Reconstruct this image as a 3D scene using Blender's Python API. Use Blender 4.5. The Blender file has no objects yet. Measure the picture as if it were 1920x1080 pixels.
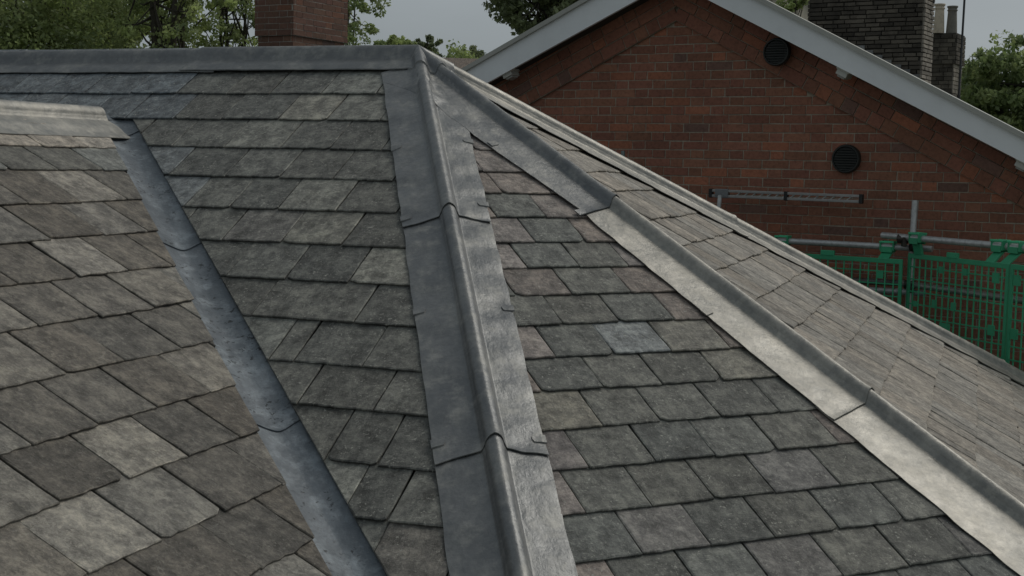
import bpy, math, random
import numpy as np
from mathutils import Vector, Matrix, noise
random.seed(7); np.random.seed(7)
sc = bpy.context.scene
COL = sc.collection
R = math.radians

# ---------------------------------------------------------------- camera
FPX = 2500.0
PITCH, ROLL = R(5.4), R(1.1)
CAM = np.array([0, 0, 5.0])
FW = np.array([0, math.cos(PITCH), -math.sin(PITCH)])
_r = np.array([1.0, 0, 0]); _u = np.cross(_r, FW)
CR = math.cos(ROLL)*_r + math.sin(ROLL)*_u
CU = -math.sin(ROLL)*_r + math.cos(ROLL)*_u
cd = bpy.data.cameras.new('camera'); cam = bpy.data.objects.new('camera', cd); COL.objects.link(cam)
cd.sensor_width = 36; cd.lens = FPX/1920*36; cd.clip_start = .05; cd.clip_end = 4000
cam.matrix_world = Matrix(((CR[0], CU[0], -FW[0], CAM[0]), (CR[1], CU[1], -FW[1], CAM[1]), (CR[2], CU[2], -FW[2], CAM[2]), (0, 0, 0, 1)))
sc.camera = cam

# ---------------------------------------------------------------- light
SUN_EL, SUN_AZ = 49, 56          # azimuth clockwise from the view direction (+Y): sun behind cloud, to the right
w = bpy.data.worlds.new("World"); sc.world = w; w.use_nodes = True
nt = w.node_tree; nt.nodes.clear()
sky = nt.nodes.new('ShaderNodeTexSky'); sky.sky_type = 'NISHITA'; sky.sun_disc = False
sky.sun_elevation = R(SUN_EL); sky.sun_rotation = R(SUN_AZ); sky.air_density = 1.0; sky.dust_density = 3.0; sky.ozone_density = 1.0
# cloud cover: the sky colour is pulled towards grey, with soft brighter and darker banks
hsv = nt.nodes.new('ShaderNodeHueSaturation'); hsv.inputs['Saturation'].default_value = .25
tc = nt.nodes.new('ShaderNodeTexCoord'); mp = nt.nodes.new('ShaderNodeMapping'); mp.inputs['Scale'].default_value = (1, 1, 3)
nz = nt.nodes.new('ShaderNodeTexNoise'); nz.inputs['Scale'].default_value = 1.6; nz.inputs['Detail'].default_value = 5
mr = nt.nodes.new('ShaderNodeMapRange'); mr.inputs[1].default_value = .3; mr.inputs[2].default_value = .7; mr.inputs[3].default_value = .86; mr.inputs[4].default_value = 1.2
mix = nt.nodes.new('ShaderNodeMix'); mix.data_type = 'RGBA'; mix.blend_type = 'MIX'; mix.inputs[0].default_value = .72
mix.inputs[7].default_value = (3.6, 4.15, 4.45, 1)
mul = nt.nodes.new('ShaderNodeVectorMath'); mul.operation = 'SCALE'
bg = nt.nodes.new('ShaderNodeBackground'); bg.inputs['Strength'].default_value = .097
out = nt.nodes.new('ShaderNodeOutputWorld')
L_ = nt.links.new
L_(sky.outputs[0], hsv.inputs['Color']); L_(hsv.outputs[0], mix.inputs[6])
L_(tc.outputs['Generated'], mp.inputs[0]); L_(mp.outputs[0], nz.inputs['Vector']); L_(nz.outputs['Fac'], mr.inputs[0])
L_(mix.outputs[2], mul.inputs[0]); L_(mr.outputs[0], mul.inputs['Scale']); L_(mul.outputs[0], bg.inputs[0]); L_(bg.outputs[0], out.inputs[0])
sd = bpy.data.lights.new('sun', 'SUN'); sd.energy = 1.5; sd.angle = R(34); sd.color = (1, .95, .86)
so = bpy.data.objects.new('sun', sd); COL.objects.link(so)
_sv = Vector((math.sin(R(SUN_AZ))*math.cos(R(SUN_EL)), math.cos(R(SUN_AZ))*math.cos(R(SUN_EL)), math.sin(R(SUN_EL))))
so.rotation_euler = _sv.to_track_quat('Z', 'Y').to_euler()
sc.view_settings.view_transform = 'Standard'; sc.view_settings.look = 'None'; sc.view_settings.exposure = -0.5; sc.view_settings.gamma = 1
sc.cycles.max_bounces = 6

# ---------------------------------------------------------------- geometry helpers
def ray(x, y): return FW + CR*((x-960)/FPX) - CU*((y-540)/FPX)
def at(x, y, d): return CAM + ray(x, y)*d
def Hd(az): return np.array([math.sin(R(az)), math.cos(R(az)), 0])
Z = np.array([0, 0, 1.0])
class Face:
    def __init__(s, az, ph, P):
        s.c = Hd(az); s.up = Hd(az-90)*math.cos(R(ph)) + Z*math.sin(R(ph)); s.P = np.array(P); s.sn = math.sin(R(ph))
        s.n = np.cross(s.c, s.up); s.n = s.n if s.n[2] > 0 else -s.n
    def z(s, x, y): return s.P[2] - (s.n[0]*(x-s.P[0]) + s.n[1]*(y-s.P[1]))/s.n[2]
    def uv(s, q): q = np.array(q)-s.P; return float(q@s.c), float(q@s.up)
    def xyz(s, u, v, h=0): return s.P + s.c*u + s.up*v + s.n*h
    def hit(s, x, y):
        d = ray(x, y); return CAM + d*(((s.P-CAM)@s.n)/(d@s.n))

def props(o, label=None, cat=None, group=None, kind=None):
    for k, v in (('label', label), ('category', cat), ('group', group), ('kind', kind)):
        if v: o[k] = v
    return o
def empty(name, loc, label, cat, group=None):
    o = bpy.data.objects.new(name, None); o.empty_display_size = .2; COL.objects.link(o); o.location = [float(a) for a in loc]
    return props(o, label, cat, group)

class MB:
    """collects faces with per-vertex tint and per-corner uv, then links ONE object"""
    def __init__(s): s.v = []; s.f = []; s.t = []; s.uv = []; s.sm = []
    def add(s, vs, fs, tint=(1, 1, 1), uvs=None, smooth=False):
        b = len(s.v); s.v += [tuple(map(float, p)) for p in vs]
        if isinstance(tint, list): s.t += tint
        else: s.t += [tint]*len(vs)
        for f in fs:
            s.f.append([b+i for i in f]); s.sm.append(smooth)
            s.uv += [(uvs[i] if uvs is not None else (vs[i][0], vs[i][2])) for i in f]
    def box(s, c, ax, ay, az, tint=(1, 1, 1), smooth=False):
        c = np.array(c, float); ax, ay, az = map(lambda a: np.array(a, float), (ax, ay, az))
        vs = [c+i*ax+j*ay+k*az for i in (-1, 1) for j in (-1, 1) for k in (-1, 1)]
        s.add(vs, [(0, 1, 3, 2), (4, 6, 7, 5), (0, 4, 5, 1), (2, 3, 7, 6), (0, 2, 6, 4), (1, 5, 7, 3)], tint)
    def tube(s, pts, rad, n=8, tint=(1, 1, 1), cap=True, smooth=True):
        pts = [np.array(p, float) for p in pts]; rad = rad if hasattr(rad, '__len__') else [rad]*len(pts)
        vs = []; prev = None
        for i, p in enumerate(pts):
            d = pts[min(i+1, len(pts)-1)]-pts[max(i-1, 0)]; d /= (np.linalg.norm(d)+1e-9)
            a = prev if prev is not None else (np.array([1., 0, 0]) if abs(d[0]) < .8 else np.array([0, 1., 0]))
            a = a-d*(a@d); a /= np.linalg.norm(a); prev = a; b = np.cross(d, a)
            vs += [p+rad[i]*(math.cos(2*math.pi*k/n)*a+math.sin(2*math.pi*k/n)*b) for k in range(n)]
        fs = [(i*n+k, i*n+(k+1) % n, (i+1)*n+(k+1) % n, (i+1)*n+k) for i in range(len(pts)-1) for k in range(n)]
        s.add(vs, fs, tint, None, smooth)
        if cap: s.add(vs[:n], [tuple(range(n))[::-1]], tint); s.add(vs[-n:], [tuple(range(n))], tint)
    def build(s, name, mat, parent=None, label=None, bevel=0):
        me = bpy.data.meshes.new(name); me.from_pydata(s.v, [], s.f)
        me.polygons.foreach_set('use_smooth', s.sm)
        uvl = me.uv_layers.new(name='UVMap'); uvl.data.foreach_set('uv', np.array(s.uv, dtype=np.float32).ravel())
        ca = me.color_attributes.new('tint', 'FLOAT_COLOR', 'POINT')
        ca.data.foreach_set('color', np.array([(*t[:3], 1) for t in s.t], dtype=np.float32).ravel())
        me.materials.append(mat); me.update()
        o = bpy.data.objects.new(name, me); COL.objects.link(o)
        if parent is not None:
            o.parent = parent
            pl = Matrix.Translation(parent.location) if parent.parent is None else None
            w_ = Vector((0, 0, 0)); p = parent
            while p: w_ += p.location; p = p.parent
            me.transform(Matrix.Translation(-w_))
        if bevel:
            m = o.modifiers.new('bevel', 'BEVEL'); m.width = bevel; m.segments = 2; m.limit_method = 'ANGLE'
        if label: o['label'] = label
        return o
    def top(s, name, mat, label, cat, group=None, kind=None, bevel=0):
        """a top-level thing made of one mesh, origin at its base centre"""
        a = np.array(s.v); c = (a.min(0)+a.max(0))/2; c[2] = a[:, 2].min()
        o = s.build(name, mat, bevel=bevel); o.data.transform(Matrix.Translation(-Vector(c))); o.location = [float(q) for q in c]
        return props(o, label, cat, group, kind)

# ---------------------------------------------------------------- materials
def nodes(name):
    m = bpy.data.materials.new(name); m.use_nodes = True; t = m.node_tree; t.nodes.clear()
    o = t.nodes.new('ShaderNodeOutputMaterial'); b = t.nodes.new('ShaderNodeBsdfPrincipled'); t.links.new(b.outputs[0], o.inputs[0])
    return m, t, b
def nn(t, typ, **kw):
    n = t.nodes.new('ShaderNode'+typ)
    for k, v in kw.items():
        if k == 'op': n.operation = v
        elif k == 'blend': n.data_type = 'RGBA'; n.blend_type = v
        elif k[0] == 'i' and k[1:].isdigit(): n.inputs[int(k[1:])].default_value = v
        else: n.inputs[k.replace('_', ' ')].default_value = v
    return n
def ramp(t, src, a, b, c, d):
    m = nn(t, 'MapRange', i1=a, i2=b, i3=c, i4=d); t.links.new(src, m.inputs[0]); return m.outputs[0]
def noisy(t, vec, scale, detail=4, rough=.6):
    n = nn(t, 'TexNoise', Scale=scale, Detail=detail, Roughness=rough)
    if vec is not None: t.links.new(vec, n.inputs['Vector'])
    return n.outputs['Fac']
def mixc(t, fac, a, b, blend='MIX'):
    m = nn(t, 'Mix', blend=blend)
    for s_, i in ((fac, 0), (a, 6), (b, 7)):
        if hasattr(s_, 'is_linked'): t.links.new(s_, m.inputs[i])
        else: m.inputs[i].default_value = s_
    return m.outputs[2]
def scaled(t, vec, sc3):
    m = nn(t, 'Mapping', Scale=sc3); t.links.new(vec, m.inputs[0]); return m.outputs[0]
def bump(t, b, h, strength, dist):
    n = nn(t, 'Bump', Strength=strength, Distance=dist); t.links.new(h, n.inputs['Height']); t.links.new(n.outputs[0], b.inputs['Normal'])

def mat_slate(name, streak=.5, lichen=.5, rough=.72, bstr=.6, blot=.6, sx0=22, lsc=75):
    m, t, b = nodes(name); L = t.links.new
    uv = t.nodes.new('ShaderNodeUVMap').outputs[0]; tint = nn(t, 'Attribute'); tint.attribute_name = 'tint'
    big = noisy(t, uv, 10, 8, .74); st = noisy(t, scaled(t, uv, (sx0, 2.6, 1)), 2, 6, .72); fine = noisy(t, uv, 70, 5, .8); mid = noisy(t, uv, 30, 7, .8)
    lite = mixc(t, 1.0, tint.outputs['Color'], (2.15, 2.12, 2.02, 1), 'MULTIPLY')
    dark = mixc(t, 1.0, tint.outputs['Color'], (.38, .38, .37, 1), 'MULTIPLY')
    c = mixc(t, ramp(t, big, .5, .62, 0, blot), tint.outputs['Color'], lite)
    c = mixc(t, ramp(t, big, .38, .48, blot, 0), c, dark)
    c = mixc(t, ramp(t, mid, .52, .64, 0, .65), c, lite)
    c = mixc(t, ramp(t, mid, .36, .48, .6, 0), c, dark)
    c = mixc(t, ramp(t, st, .5, .68, 0, streak), c, lite)
    c = mixc(t, ramp(t, st, .33, .48, streak, 0), c, dark)
    c = mixc(t, ramp(t, fine, .3, .5, .55, 0), c, dark)
    sp = noisy(t, uv, lsc, 3, .6); msk = noisy(t, uv, 11, 3, .6)
    a1 = ramp(t, sp, .58, .66, 0, 1); a2 = ramp(t, msk, .45, .6, 0, lichen)
    mm = nn(t, 'Math', op='MULTIPLY'); L(a1, mm.inputs[0]); L(a2, mm.inputs[1])
    c = mixc(t, mm.outputs[0], c, (.46, .455, .40, 1))
    for k, (sx, ang) in enumerate(((1.0, .5), (1.6, -.6))):
        mpn = nn(t, 'Mapping', Scale=(sx, 1.3, 1), Rotation=(0, 0, ang)); L(uv, mpn.inputs[0])
        wn = nn(t, 'TexNoise', Scale=7.0+3*k, Detail=2.0, Distortion=1.2); L(mpn.outputs[0], wn.inputs['Vector'])
        ab = nn(t, 'Math', op='SUBTRACT', i1=.5); L(wn.outputs['Fac'], ab.inputs[0]); aa = nn(t, 'Math', op='ABSOLUTE'); L(ab.outputs[0], aa.inputs[0])
        sm_ = nn(t, 'Math', op='MULTIPLY'); L(ramp(t, aa.outputs[0], 0, .006, 1, 0), sm_.inputs[0]); L(ramp(t, mid, .5, .56, 0, .55), sm_.inputs[1])
        c = mixc(t, sm_.outputs[0], c, (.40, .39, .35, 1))
    L(c, b.inputs['Base Color']); L(ramp(t, fine, .2, .8, rough-.16, rough+.12), b.inputs['Roughness'])
    ad = nn(t, 'Math', op='ADD'); L(mid, ad.inputs[0]); L(st, ad.inputs[1])
    ad2 = nn(t, 'Math', op='ADD'); L(ad.outputs[0], ad2.inputs[0]); L(big, ad2.inputs[1])
    bump(t, b, ad2.outputs[0], bstr, .016)
    return m
def mat_lead(name, base, base2, stain, rough=.42, metal=.4, spots=0.0):
    m, t, b = nodes(name); L = t.links.new
    tcn = t.nodes.new('ShaderNodeTexCoord').outputs['Object']; uv = t.nodes.new('ShaderNodeUVMap').outputs[0]
    a = noisy(t, tcn, 3.2, 4, .6); bb = noisy(t, scaled(t, uv, (7, 2.6, 1)), 1.3, 5, .58); f = noisy(t, tcn, 34, 6, .72); g = noisy(t, tcn, 11, 5, .65)
    c = mixc(t, ramp(t, a, .36, .64, 0, 1), base, base2)
    c = mixc(t, ramp(t, bb, .48, .72, 0, .5), c, stain)
    c = mixc(t, ramp(t, g, .52, .66, 0, .55), c, stain)
    c = mixc(t, ramp(t, g, .34, .48, .5, 0), c, base2)
    c = mixc(t, ramp(t, f, .3, .6, .4, 0), c, (.07, .078, .085, 1))
    if spots:
        sp = noisy(t, scaled(t, tcn, (1, 1, 1)), 42, 3, .6); mk = noisy(t, tcn, 5, 2, .5)
        mm = nn(t, 'Math', op='MULTIPLY'); L(ramp(t, sp, .58, .66, 0, 1), mm.inputs[0]); L(ramp(t, mk, .46, .58, 0, spots), mm.inputs[1])
        c = mixc(t, mm.outputs[0], c, (.03, .033, .035, 1))
    L(c, b.inputs['Base Color']); b.inputs['Metallic'].default_value = metal
    L(ramp(t, g, .3, .7, rough-.1, rough+.13), b.inputs['Roughness'])
    ad = nn(t, 'Math', op='ADD'); L(bb, ad.inputs[0]); L(ramp(t, f, 0, 1, 0, .3), ad.inputs[1])
    ad2 = nn(t, 'Math', op='ADD'); L(ad.outputs[0], ad2.inputs[0]); L(g, ad2.inputs[1])
    bump(t, b, ad2.outputs[0], .4, .012)
    return m
def mat_tint(name, rough=.8, metal=0, nscale=30, amt=.3, bstr=.3, dirt=.34):
    m, t, b = nodes(name); L = t.links.new
    tint = nn(t, 'Attribute'); tint.attribute_name = 'tint'; tcn = t.nodes.new('ShaderNodeTexCoord').outputs['Object']
    n = noisy(t, tcn, nscale, 5, .65)
    c = mixc(t, ramp(t, n, .3, .7, 1-amt, 1+amt*.6), (0, 0, 0, 1), tint.outputs['Color'])
    n2 = noisy(t, tcn, 1.4, 4, .6); c = mixc(t, ramp(t, n2, .35, .62, dirt, 0), c, mixc(t, 1.0, c, (.55, .56, .57, 1), 'MULTIPLY'))
    L(c, b.inputs['Base Color']); b.inputs['Roughness'].default_value = rough; b.inputs['Metallic'].default_value = metal
    bump(t, b, n, bstr, .01)
    return m
def mat_leaf(name):
    m, t, b = nodes(name); L = t.links.new
    tint = nn(t, 'Attribute'); tint.attribute_name = 'tint'
    L(tint.outputs['Color'], b.inputs['Base Color']); b.inputs['Roughness'].default_value = .55
    tr = nn(t, 'BsdfTranslucent'); L(tint.outputs['Color'], tr.inputs[0]); ms = nn(t, 'MixShader', i0=.42)
    o = [n for n in t.nodes if n.type == 'OUTPUT_MATERIAL'][0]; L(b.outputs[0], ms.inputs[1]); L(tr.outputs[0], ms.inputs[2]); L(ms.outputs[0], o.inputs[0])
    return m
M_slA = mat_slate('grey_slate', .5, .75, .72, .7, .85, 7)
M_slB = mat_slate('mixed_slate', .3, .8, .72, .7, .75, 9)
M_slL = mat_slate('brown_slate', .45, .35, .75, 1.0, .7, 5)
M_slC = mat_slate('pale_weathered_slate', .28, .25, .8, .6, .5, 16)
M_lead = mat_lead('lead_sheet', (.215, .218, .216, 1), (.155, .161, .166, 1), (.36, .355, .33, 1), .4, .5)
M_leadw = mat_lead('warm_lead_with_sheen', (.36, .345, .31, 1), (.25, .245, .225, 1), (.5, .475, .42, 1), .45, .45)  # warm lead; base colour raised to hold the sheen on the hips
M_valley = mat_lead('old_valley_lead', (.15, .17, .19, 1), (.10, .118, .135, 1), (.34, .38, .41, 1), .5, .3, .9)
M_brick = mat_tint('brick', .85, 0, 40, .35, .5)
M_mortar = mat_tint('mortar', .95, 0, 60, .3, .6)
M_paint = mat_tint('white_paint', .5, 0, 5, .07, .05, .07)
M_dark = mat_tint('dark_timber', .8, 0, 20, .2, .2)
M_steel = mat_tint('galvanised_steel', .4, .45, 25, .3, .2)
M_alu = mat_tint('aluminium', .35, .5, 25, .15, .1)
M_plastic = mat_tint('green_plastic', .45, 0, 12, .12, .05)
M_black = mat_tint('black_plastic', .5, 0, 20, .2, .1)
M_bark = mat_tint('bark', .9, 0, 12, .4, .8)
M_leaf = mat_leaf('leaves')
M_grass = mat_tint('ground_grass', .95, 0, .6, .5, .5)
M_stone = mat_tint('sooty_stone', .95, 0, 9, .55, .8)
M_clay = mat_tint('clay', .8, 0, 14, .25, .2)

# ================================================================ the slate roofed house
AS = at(784, 112, 7.3)                             # apex of the slate surface; the boarding lies below it
AP = AS-Z*.017
FA, FB, FC = Face(108.9, 31.0, AP), Face(64.2, 28.8, AP), Face(19.2, 30.3, AP)
def lineof(n1, n2):
    d = np.cross(n1, n2); d /= np.linalg.norm(d); return -d if d[2] > 0 else d
class Face3(Face):                                 # plane through the apex, a hip point and a course direction
    def __init__(s, az, d3, P):
        s.c = Hd(az); n = np.cross(s.c, d3); n /= np.linalg.norm(n); s.n = n if n[2] > 0 else -n
        s.up = np.cross(s.n, s.c); s.up = s.up if s.up[2] > 0 else -s.up; s.P = np.array(P); s.sn = s.up[2]
_q = Face(19.2, 30.3, AS).hit(1900, 706)-AS
FD = Face3(-27, _q/np.linalg.norm(_q), AP)
FE = Face(-71.1, 31.0, AP)
V0 = Face(108.9, 31.0, AS).hit(222, 232)-Z*.017
FL = Face(18.9, 29.4, V0)
PR = FL.xyz(0, .06)
FM = Face(198.9, 29.4, PR)                          # far side of the wing roof
RD = -FA.c                                          # ridge direction, to the left
def plan(d): q = np.array(d[:2]); return q/np.linalg.norm(q)
h1, h2, h3, h4 = lineof(FA.n, FB.n), lineof(FB.n, FC.n), lineof(FC.n, FD.n), lineof(FD.n, FE.n)
HIPS = [plan(RD), plan(h1), plan(h2), plan(h3), plan(h4)]
MAIN = [FA, FB, FC, FD, FE]

ROWS = {
'A': [[-0.1, []], [-0.389, [-2.456, -2.191, -1.92, -1.615, -1.309, -0.991, -0.724, -0.414, -0.094]], [-0.675, [-1.726, -1.475, -1.174, -0.879, -0.538, -0.258, 0.043]], [-0.966, [-1.017, -0.708, -0.39, -0.113]], [-1.245, [-0.876, -0.559, -0.261, 0.026, 0.337]], [-1.52, [-0.64, -0.393, -0.138, 0.161]], [-1.788, [-0.296, 0.004, 0.304]], [-2.058, [-0.133, 0.153, 0.449]], [-2.324, [0.119, 0.586]], [-2.587, [0.33, 0.438, 0.731]], [-2.831, [0.566, 0.875]], [-3.103, [0.799, 1.002]], [-3.353, [0.97, 1.138]]],
'B': [[-0.2, []], [-0.41, []], [-0.63, []], [-0.84, []], [-1.01, [-0.051]], [-1.232, [-0.092]], [-1.432, [-0.071]], [-1.646, [-0.185, 0.065]], [-1.856, [-0.083, 0.173]], [-2.06, [-0.206, 0.046]], [-2.264, [-0.347, -0.086, 0.201]], [-2.472, [-0.224, 0.041, 0.309]], [-2.682, [-0.349, -0.086, 0.179, 0.465]], [-2.884, [-0.499, -0.235, 0.027, 0.311, 0.582]], [-3.101, [-0.342, -0.094, 0.174, 0.449]], [-3.311, [-0.498, -0.229, 0.027, 0.307, 0.594]], [-3.524, [-0.612, -0.356, -0.099, 0.158, 0.451]], [-3.736, [-0.5, -0.237, 0.024, 0.304, 0.599]], [-3.941, [-0.638, -0.373, -0.107, 0.174, 0.459, 0.748]]],
'C': [[-0.25, []], [-0.48, []], [-0.71, []], [-0.94, []], [-1.165, []], [-1.356, []], [-1.62, []], [-1.839, []], [-2.051, []], [-2.289, []], [-2.512, []], [-2.742, []], [-2.973, []], [-3.202, []], [-3.438, []], [-3.671, []]],
'L': [[-0.06, []], [-0.266, [-0.925, -0.584]], [-0.486, [-1.381, -1.061, -0.729]], [-0.762, [-1.576, -1.225]], [-1.028, [-1.73, -1.378]], [-1.299, [-2.211, -1.854, -1.542]], [-1.547, [-2.374, -2.031, -1.689]], [-1.807, [-2.527, -2.207, -1.845]], [-2.068, [-2.988, -2.671, -2.345, -2.005]], [-2.311, [-3.132, -2.81, -2.488, -2.165]], [-2.563, [-3.306, -2.968, -2.627]], [-2.804, [-3.145, -2.77]]],
}
VEND = {'A': -4.35, 'B': -4.35, 'C': -4.35, 'L': -3.6}
for k, rows in ROWS.items():
    while rows[-1][0] > VEND[k]: rows.append([rows[-1][0]-(.215 if k in 'BC' else .25), []])
ROWV = {k: [r[0] for r in rows] for k, rows in ROWS.items()}

def halfplane(F, fn):
    """fn(world) >= 0 kept; fn must be linear on the face"""
    c = fn(F.xyz(0, 0)); a = fn(F.xyz(1, 0))-c; b = fn(F.xyz(0, 1))-c
    return (a, b, c)
def clip(poly, hp):
    a, b, c = hp; out_ = []; n = len(poly)
    for i in range(n):
        p, q = poly[i], poly[(i+1) % n]; fp = a*p[0]+b*p[1]+c; fq = a*q[0]+b*q[1]+c
        if fp >= 0: out_.append(p)
        if (fp >= 0) != (fq >= 0):
            t_ = fp/(fp-fq); out_.append((p[0]+t_*(q[0]-p[0]), p[1]+t_*(q[1]-p[1])))
    return out_
TH = .0095
def one_slate(mb, F, u0, u1, vb, vt, expo, clips, tint, chip=.004, lift=.0, hb=.0205, soft=1.0):
    """one riven slate, bottom edge at vb, running up under the next courses"""
    rnd = random.random; ph = rnd()*90; g = .0028*soft
    pts = []
    def jag(a, seed): return (noise.noise(Vector((a*28+seed, ph, 0)))*.7+noise.noise(Vector((a*75+seed, ph, 5)))*.5)*chip
    nu = 9
    sk = (rnd()-.5)*.007*soft; sk2 = (rnd()-.5)*.006*soft
    corner = [rnd() < .16, rnd() < .16]
    for i in range(nu+1):
        a = i/nu; u = u0+g+(u1-u0-2*g)*a; v = vb+jag(u, 0)+sk*(a-.5)
        if (i == 0 and corner[0]) or (i == nu and corner[1]): v += .006+rnd()*.014; u += (.004 if i == 0 else -.004)
        pts.append((u, v))
    nv = 5
    for i in range(1, nv+1):
        v = vb+(vt-vb)*i/nv; pts.append((u1-g+jag(v, 33)*.55+sk2*i/nv, v))
    for i in range(nv):
        v = vt-(vt-vb)*i/nv; pts.append((u0+g+jag(v, 66)*.55+sk2*(nv-i)/nv, v))
    for hp in clips:
        pts = clip(pts, hp)
        if len(pts) < 3: return
    tw = (rnd()-.5)*.004*soft; lf = lift+rnd()*.003*soft
    def hh(u, v): return hb+lf-(v-vb)/expo*.0118+tw*(u-u0)/(u1-u0)
    cu = sum(p[0] for p in pts)/len(pts); cv = sum(p[1] for p in pts)/len(pts)
    n = len(pts); ins = []
    for (u, v) in pts:
        d = math.hypot(cu-u, cv-v); k = min(.5, (.003+.0035*rnd())/max(d, 1e-5)); ins.append((u+(cu-u)*k, v+(cv-v)*k))
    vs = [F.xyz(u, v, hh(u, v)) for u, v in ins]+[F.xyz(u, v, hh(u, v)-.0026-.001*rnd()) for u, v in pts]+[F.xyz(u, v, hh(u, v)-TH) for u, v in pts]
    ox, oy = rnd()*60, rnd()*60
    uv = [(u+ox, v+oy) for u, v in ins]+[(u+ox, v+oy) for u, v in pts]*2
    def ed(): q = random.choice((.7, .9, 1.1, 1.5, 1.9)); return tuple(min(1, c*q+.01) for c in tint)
    t = [tint]*n+[ed() for _ in range(n)]+[tuple(c*.45 for c in tint)]*n  # lower rim tint darkened for edge dirt and for the shadow it sits in
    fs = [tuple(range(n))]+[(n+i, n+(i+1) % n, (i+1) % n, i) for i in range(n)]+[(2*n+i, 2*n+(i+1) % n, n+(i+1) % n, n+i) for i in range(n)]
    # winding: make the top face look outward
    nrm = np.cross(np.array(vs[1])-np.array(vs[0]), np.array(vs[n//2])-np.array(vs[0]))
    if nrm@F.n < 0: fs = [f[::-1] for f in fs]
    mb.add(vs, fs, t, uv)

def lay(F, key, umin, umax, clipfn, color, width, chip=.004, seed=1, soft=1.0, vlow=None):
    random.seed(seed); mb = MB(); rows = ROWS[key]
    for i, (vb, js) in enumerate(rows):
        expo = (rows[i-1][0]-vb) if i else .25
        js = list(js)
        if not js: js = [random.uniform(-.15, .15)+umin*0+(umax+umin)/2]
        while js[-1] < umax: js.append(js[-1]+random.uniform(*width))
        while js[0] > umin: js.insert(0, js[0]-random.uniform(*width))
        for a, b in zip(js[:-1], js[1:]):
            cl = clipfn(a, b, vb)
            if cl is None: continue
            r = random.uniform
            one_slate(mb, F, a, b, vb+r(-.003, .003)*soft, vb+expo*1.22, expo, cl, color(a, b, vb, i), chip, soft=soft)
    return mb
def vary(c, lo=.8, hi=1.2, hue=.03):
    k = random.uniform(lo, hi); w_ = random.uniform(-hue, hue); return (c[0]*k*(1+w_), c[1]*k, c[2]*k*(1-w_))

house = empty('slate_roofed_house', (AP[0], AP[1], 0), 'house under a weathered grey slate roof with lead covered hips in the foreground', 'house')

hpAB = halfplane(FA, lambda q: FB.z(q[0], q[1])-q[2]+.01)
hpAL = halfplane(FA, lambda q: q[2]-FL.z(q[0], q[1])-.066)
hpAM = halfplane(FA, lambda q: q[2]-FM.z(q[0], q[1])-.075)
uRidgeA = FA.uv(PR)[0]
def clipA(a, b, vb):
    if vb > -.73: return [hpAB]
    if b < uRidgeA-.1: return [hpAB, hpAM]
    return [hpAB, hpAL]
BLUE = (.115, .131, .144)
def colA(a, b, vb, i):
    m = (a+b)/2
    if i == 1 and b <= -1.28 or i == 0 and b < -1.2: return vary(BLUE, .9, 1.1, .02)
    if i == 2 and b <= -1.14: return vary(BLUE, .9, 1.1, .02)
    if i == 4 and b <= -.85 or i == 5 and b <= -.6: return vary((.155, .17, .18), .9, 1.1, .02)
    r = random.random()
    if r < .14: return vary((.19, .19, .17))
    if r < .2: return vary((.14, .132, .12))
    return vary((.124, .126, .116), .78, 1.16, .015)
mb = lay(FA, 'A', -6.4, 2.2, clipA, colA, (.26, .31), .004, 11)
mb.build('roof_slope', M_slA, house, 'grey slate slope between the main ridge, the valley and the near lead hip')

hpBA = halfplane(FB, lambda q: FA.z(q[0], q[1])-q[2]+.01)
hpBC = halfplane(FB, lambda q: FC.z(q[0], q[1])-q[2]+.01)
PINK, TAN = (.235, .205, .19), (.21, .2, .17)
def colB(a, b, vb, i):
    m = (a+b)/2; c = lambda u, v: abs(u-m) < .12 and abs(v-vb) < .05
    if c(.03, -2.715): return (.235, .248, .25)
    if c(.3, -2.715): return (.2, .19, .165)
    if c(.43, -2.916): return (.21, .2, .17)
    if c(-.47, -3.132): return (.225, .21, .175)
    if c(-.15, -2.299): return (.18, .155, .14)
    vm = vb+.1; uL, uR = -(hpBA[1]*vm+hpBA[2])/hpBA[0], -(hpBC[1]*vm+hpBC[2])/hpBC[0]
    if i < 7: return vary(PINK, .8, 1.1, .04) if random.random() < .72 else vary((.13, .135, .12))
    if (a-uL < .2 or uR-b < .2) and random.random() < .8: return vary(PINK, .75, 1.25, .05)
    if random.random() < .1: return vary((.17, .16, .15))
    return vary((.137, .139, .127), .8, 1.2, .03)
mb = lay(FB, 'B', -2.2, 2.2, lambda a, b, v: [hpBA, hpBC], colB, (.24, .29), .0046, 12)
mb.build('roof_slope', M_slB, house, 'triangular slate slope between two lead hips with mixed dark grey and pinkish slates')

hpCB = halfplane(FC, lambda q: FB.z(q[0], q[1])-q[2]+.01)
hpCD = halfplane(FC, lambda q: FD.z(q[0], q[1])-q[2]+.01)
def colC(a, b, vb, i): return vary((.29, .264, .232), .8, 1.2, .03)
mb = lay(FC, 'C', -2.3, 3.6, lambda a, b, v: [hpCB, hpCD], colC, (.1, .27), .003, 13, 1.6)
mb.build('roof_slope', M_slC, house, 'pale streaked slate slope seen at a low angle on the right')

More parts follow.
